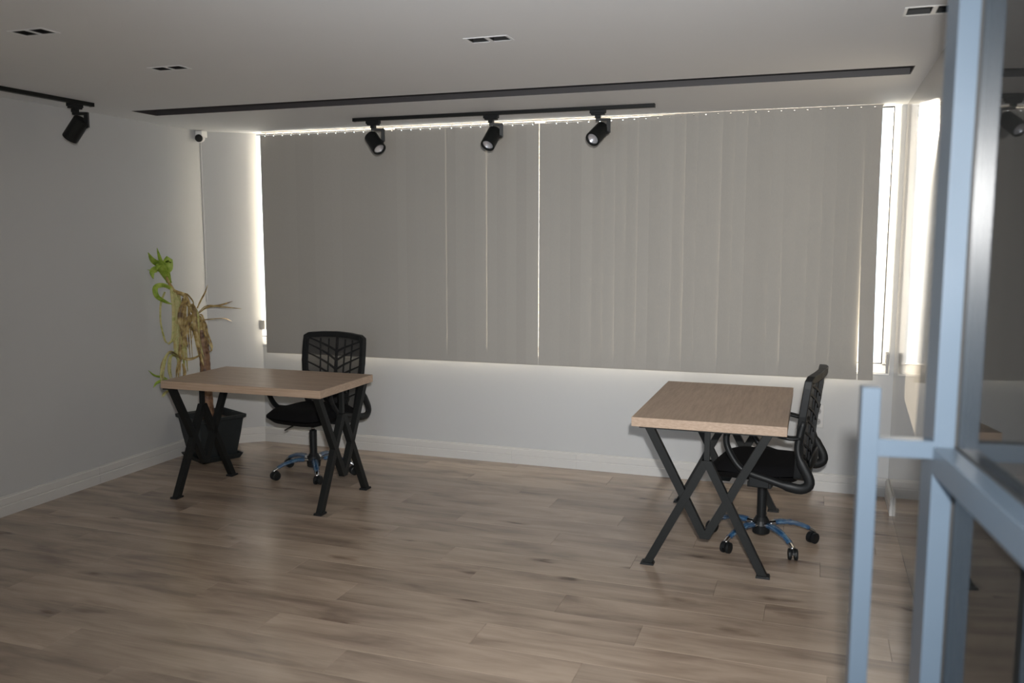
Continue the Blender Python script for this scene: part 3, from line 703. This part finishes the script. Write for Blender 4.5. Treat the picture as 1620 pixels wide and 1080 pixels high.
LV = [
 # top green cluster
 ([(277,452,-.02),(272,432,-.03),(266,412,-.05),(263,396,-.06)], .018, 'leaf_green'),
 ([(275,448,-.02),(270,425,-.03),(257,416,-.06),(251,404,-.08)], .032, 'leaf_green'),
 ([(276,446,-.02),(275,428,-.05),(281,412,-.08),(285,424,-.10),(283,432,-.1)], .034, 'leaf_green'),
 ([(274,440,-.02),(264,428,-.05),(256,432,-.08),(257,443,-.08)], .026, 'leaf_green'),
 ([(273,436,-.02),(262,430,-.02),(250,431,-.01),(243,431,-.01)], .005, 'leaf_green'),
 ([(277,448,-.02),(273,434,-.06),(268,420,-.09),(266,428,-.11)], .034, 'leaf_green'),
 # looping green leaf
 ([(284,460,-.02),(270,452,-.04),(259,455,-.07),(262,468,-.09),(274,476,-.08),(283,480,-.06)], .020, 'leaf_green'),
 # long drooping pale leaves
 ([(278,452,-.02),(282,462,-.05),(286,490,-.08),(284,530,-.10),(277,541,-.10)], .013, 'leaf_yellow'),
 ([(280,456,-.02),(286,470,-.03),(288,505,-.05),(285,545,-.06),(290,572,-.05)], .015, 'leaf_yellow'),
 ([(270,462,-.03),(265,480,-.06),(265,508,-.08),(270,535,-.07),(275,540,-.06)], .006, 'leaf_yellow'),
 ([(284,462,-.02),(290,490,-.05),(284,530,-.08),(275,540,-.09)], .012, 'leaf_yellow'),
 ([(288,465,-.02),(293,500,-.06),(296,550,-.06),(297,588,-.04)], .016, 'leaf_yellow'),
 ([(288,470,-.01),(290,520,-.03),(286,560,-.03),(283,580,-.02)], .014, 'leaf_yellow'),
 ([(296,470,-.01),(296,510,-.05),(292,555,-.06),(289,592,-.05)], .010, 'leaf_dry'),
 ([(300,468,-.01),(302,500,-.06),(301,530,-.08),(299,548,-.08)], .014, 'leaf_dry'),
 ([(305,474,-.01),(299,490,-.05),(296,520,-.07),(303,550,-.06)], .010, 'leaf_dry'),
 ([(306,478,-.02),(308,500,-.06),(308,530,-.07),(308,562,-.06)], .006, 'leaf_dry'),
 ([(308,480,-.02),(302,478,-.06),(297,500,-.09),(300,520,-.10)], .010, 'leaf_dry'),
 ([(310,484,-.02),(318,486,-.06),(322,520,-.09),(328,560,-.09),(332,576,-.08)], .019, 'leaf_dry'),
 ([(315,490,-.02),(320,500,-.07),(322,535,-.09),(329,566,-.09)], .013, 'leaf_yellow'),
 ([(318,500,-.02),(328,500,-.05),(335,525,-.07),(343,548,-.07),(338,554,-.07)], .007, 'leaf_dry'),
 ([(320,505,-.02),(334,508,-.04),(337,530,-.05),(335,548,-.05)], .006, 'leaf_dry'),
 ([(318,496,-.01),(308,500,-.05),(302,520,-.07),(306,545,-.07)], .016, 'leaf_dry'),
 ([(312,486,-.02),(316,475,-.05),(304,463,-.05),(300,480,-.06)], .008, 'leaf_dry'),
 ([(316,494,-.02),(310,508,-.07),(306,520,-.09),(300,532,-.10)], .013, 'leaf_dry'),
 ([(320,508,-.02),(312,512,-.07),(318,522,-.09),(314,534,-.10)], .014, 'leaf_dry'),
 # dry blades sticking out to the right
 ([(320,486,-.02),(325,474,0),(331,462,.02),(335,450,.03)], .008, 'leaf_dry'),
 ([(322,494,-.02),(335,485,0),(350,482,.03),(366,476,.04)], .007, 'leaf_dry'),
 ([(322,492,-.02),(336,482,-.02),(355,484,-.01),(380,487,-.01)], .005, 'leaf_dry'),
 ([(324,505,-.02),(340,503,-.02),(358,502,-.02),(368,507,-.02)], .008, 'leaf_dry'),
 # low cluster on the left
 ([(322,560,.0),(308,566,-.04),(296,564,-.07),(280,556,-.08)], .005, 'leaf_dry'),
 ([(290,560,-.06),(280,552,-.08),(272,560,-.09),(266,585,-.09),(268,598,-.08)], .010, 'leaf_yellow'),
 ([(288,560,-.06),(278,560,-.08),(275,580,-.09),(278,598,-.09)], .011, 'leaf_yellow'),
 ([(284,556,-.06),(274,556,-.09),(264,575,-.10),(266,600,-.09)], .005, 'leaf_dry'),
 ([(290,565,-.05),(286,580,-.07),(284,600,-.07)], .010, 'leaf_dry'),
 ([(294,572,-.05),(297,584,-.06),(294,602,-.06)], .008, 'leaf_dry'),
 ([(276,600,-.06),(264,592,-.07),(252,588,-.08),(243,580,-.08)], .009, 'leaf_green'),
 ([(278,604,-.06),(266,597,-.08),(256,599,-.09),(250,606,-.09)], .012, 'leaf_green'),
 ([(282,600,-.06),(276,610,-.08),(268,616,-.09),(264,622,-.09)], .009, 'leaf_yellow'),
 ([(286,596,-.06),(282,612,-.08),(285,625,-.08)], .008, 'leaf_yellow'),
]
for i, (pts, w, mm) in enumerate(LV):
    leaf(pts, w, mm, i)
    if mm != 'leaf_green' and pts[-1][0] < 345 and pts[-1][1] > 500: leaf(pts, w * 0.8, mm, 100 + i, 4)

# ------------------------------------------------------------------ open glass door in the foreground
A = math.radians(7.1)
dr = struct_root('door_1'); dr.location = (0.242, 1.978, 0); dr.rotation_euler = (0, 0, A)
# local frame: +y away from the camera along the leaf, -x towards the room side (handle side), origin = near edge of the free stile
dep = 0.043; LW = 0.93; ZT = 2.30
def dbox(x0, x1, y0, y1, z0, z1, name, material='door', parent=None, bevel=0.0015, label=None):
    return MB().box(x0, x1, y0, y1, z0, z1).build(name, material, parent or dr, bevel=bevel, label=label)
dbox(0, 0.07, 0.0, 0.092, 0.01, ZT, 'stile')
dbox(0, 0.07, -LW, -LW + 0.08, 0.01, ZT, 'stile')
dbox(0, 0.07, -LW + 0.08, 0.0, 1.158, 1.216, 'rail')
dbox(0, 0.07, -LW + 0.08, 0.0, 0.01, 0.10, 'rail')
dbox(0, 0.07, -LW + 0.08, 0.0, ZT - 0.07, ZT, 'rail')
dbox(dep, dep + 0.005, -LW + 0.07, 0.005, 1.21, ZT - 0.06, 'pane', 'glass', bevel=0)
dbox(dep, dep + 0.005, -LW + 0.07, 0.005, 0.09, 1.16, 'pane', 'glass', bevel=0)
MB().box(dep - 0.003, dep, -LW + 0.08, 0.0, 1.216, 1.220).box(dep - 0.003, dep, -0.005, 0.0, 1.216, ZT - 0.07).box(dep - 0.003, dep, -0.005, 0.0, 0.10, 1.158).build('gasket', 'gasket', dr)
hb = MB().box(-0.145, -0.107, 0.0, 0.036, 0.30, 1.337).build('pull_handle', 'door', dr, bevel=0.002)
MB().box(-0.108, 0.001, 0.0, 0.036, 1.190, 1.228).build('standoff', 'door', hb, bevel=0.0015)
MB().box(-0.108, 0.001, 0.0, 0.036, 0.40, 0.438).build('standoff', 'door', hb, bevel=0.0015)
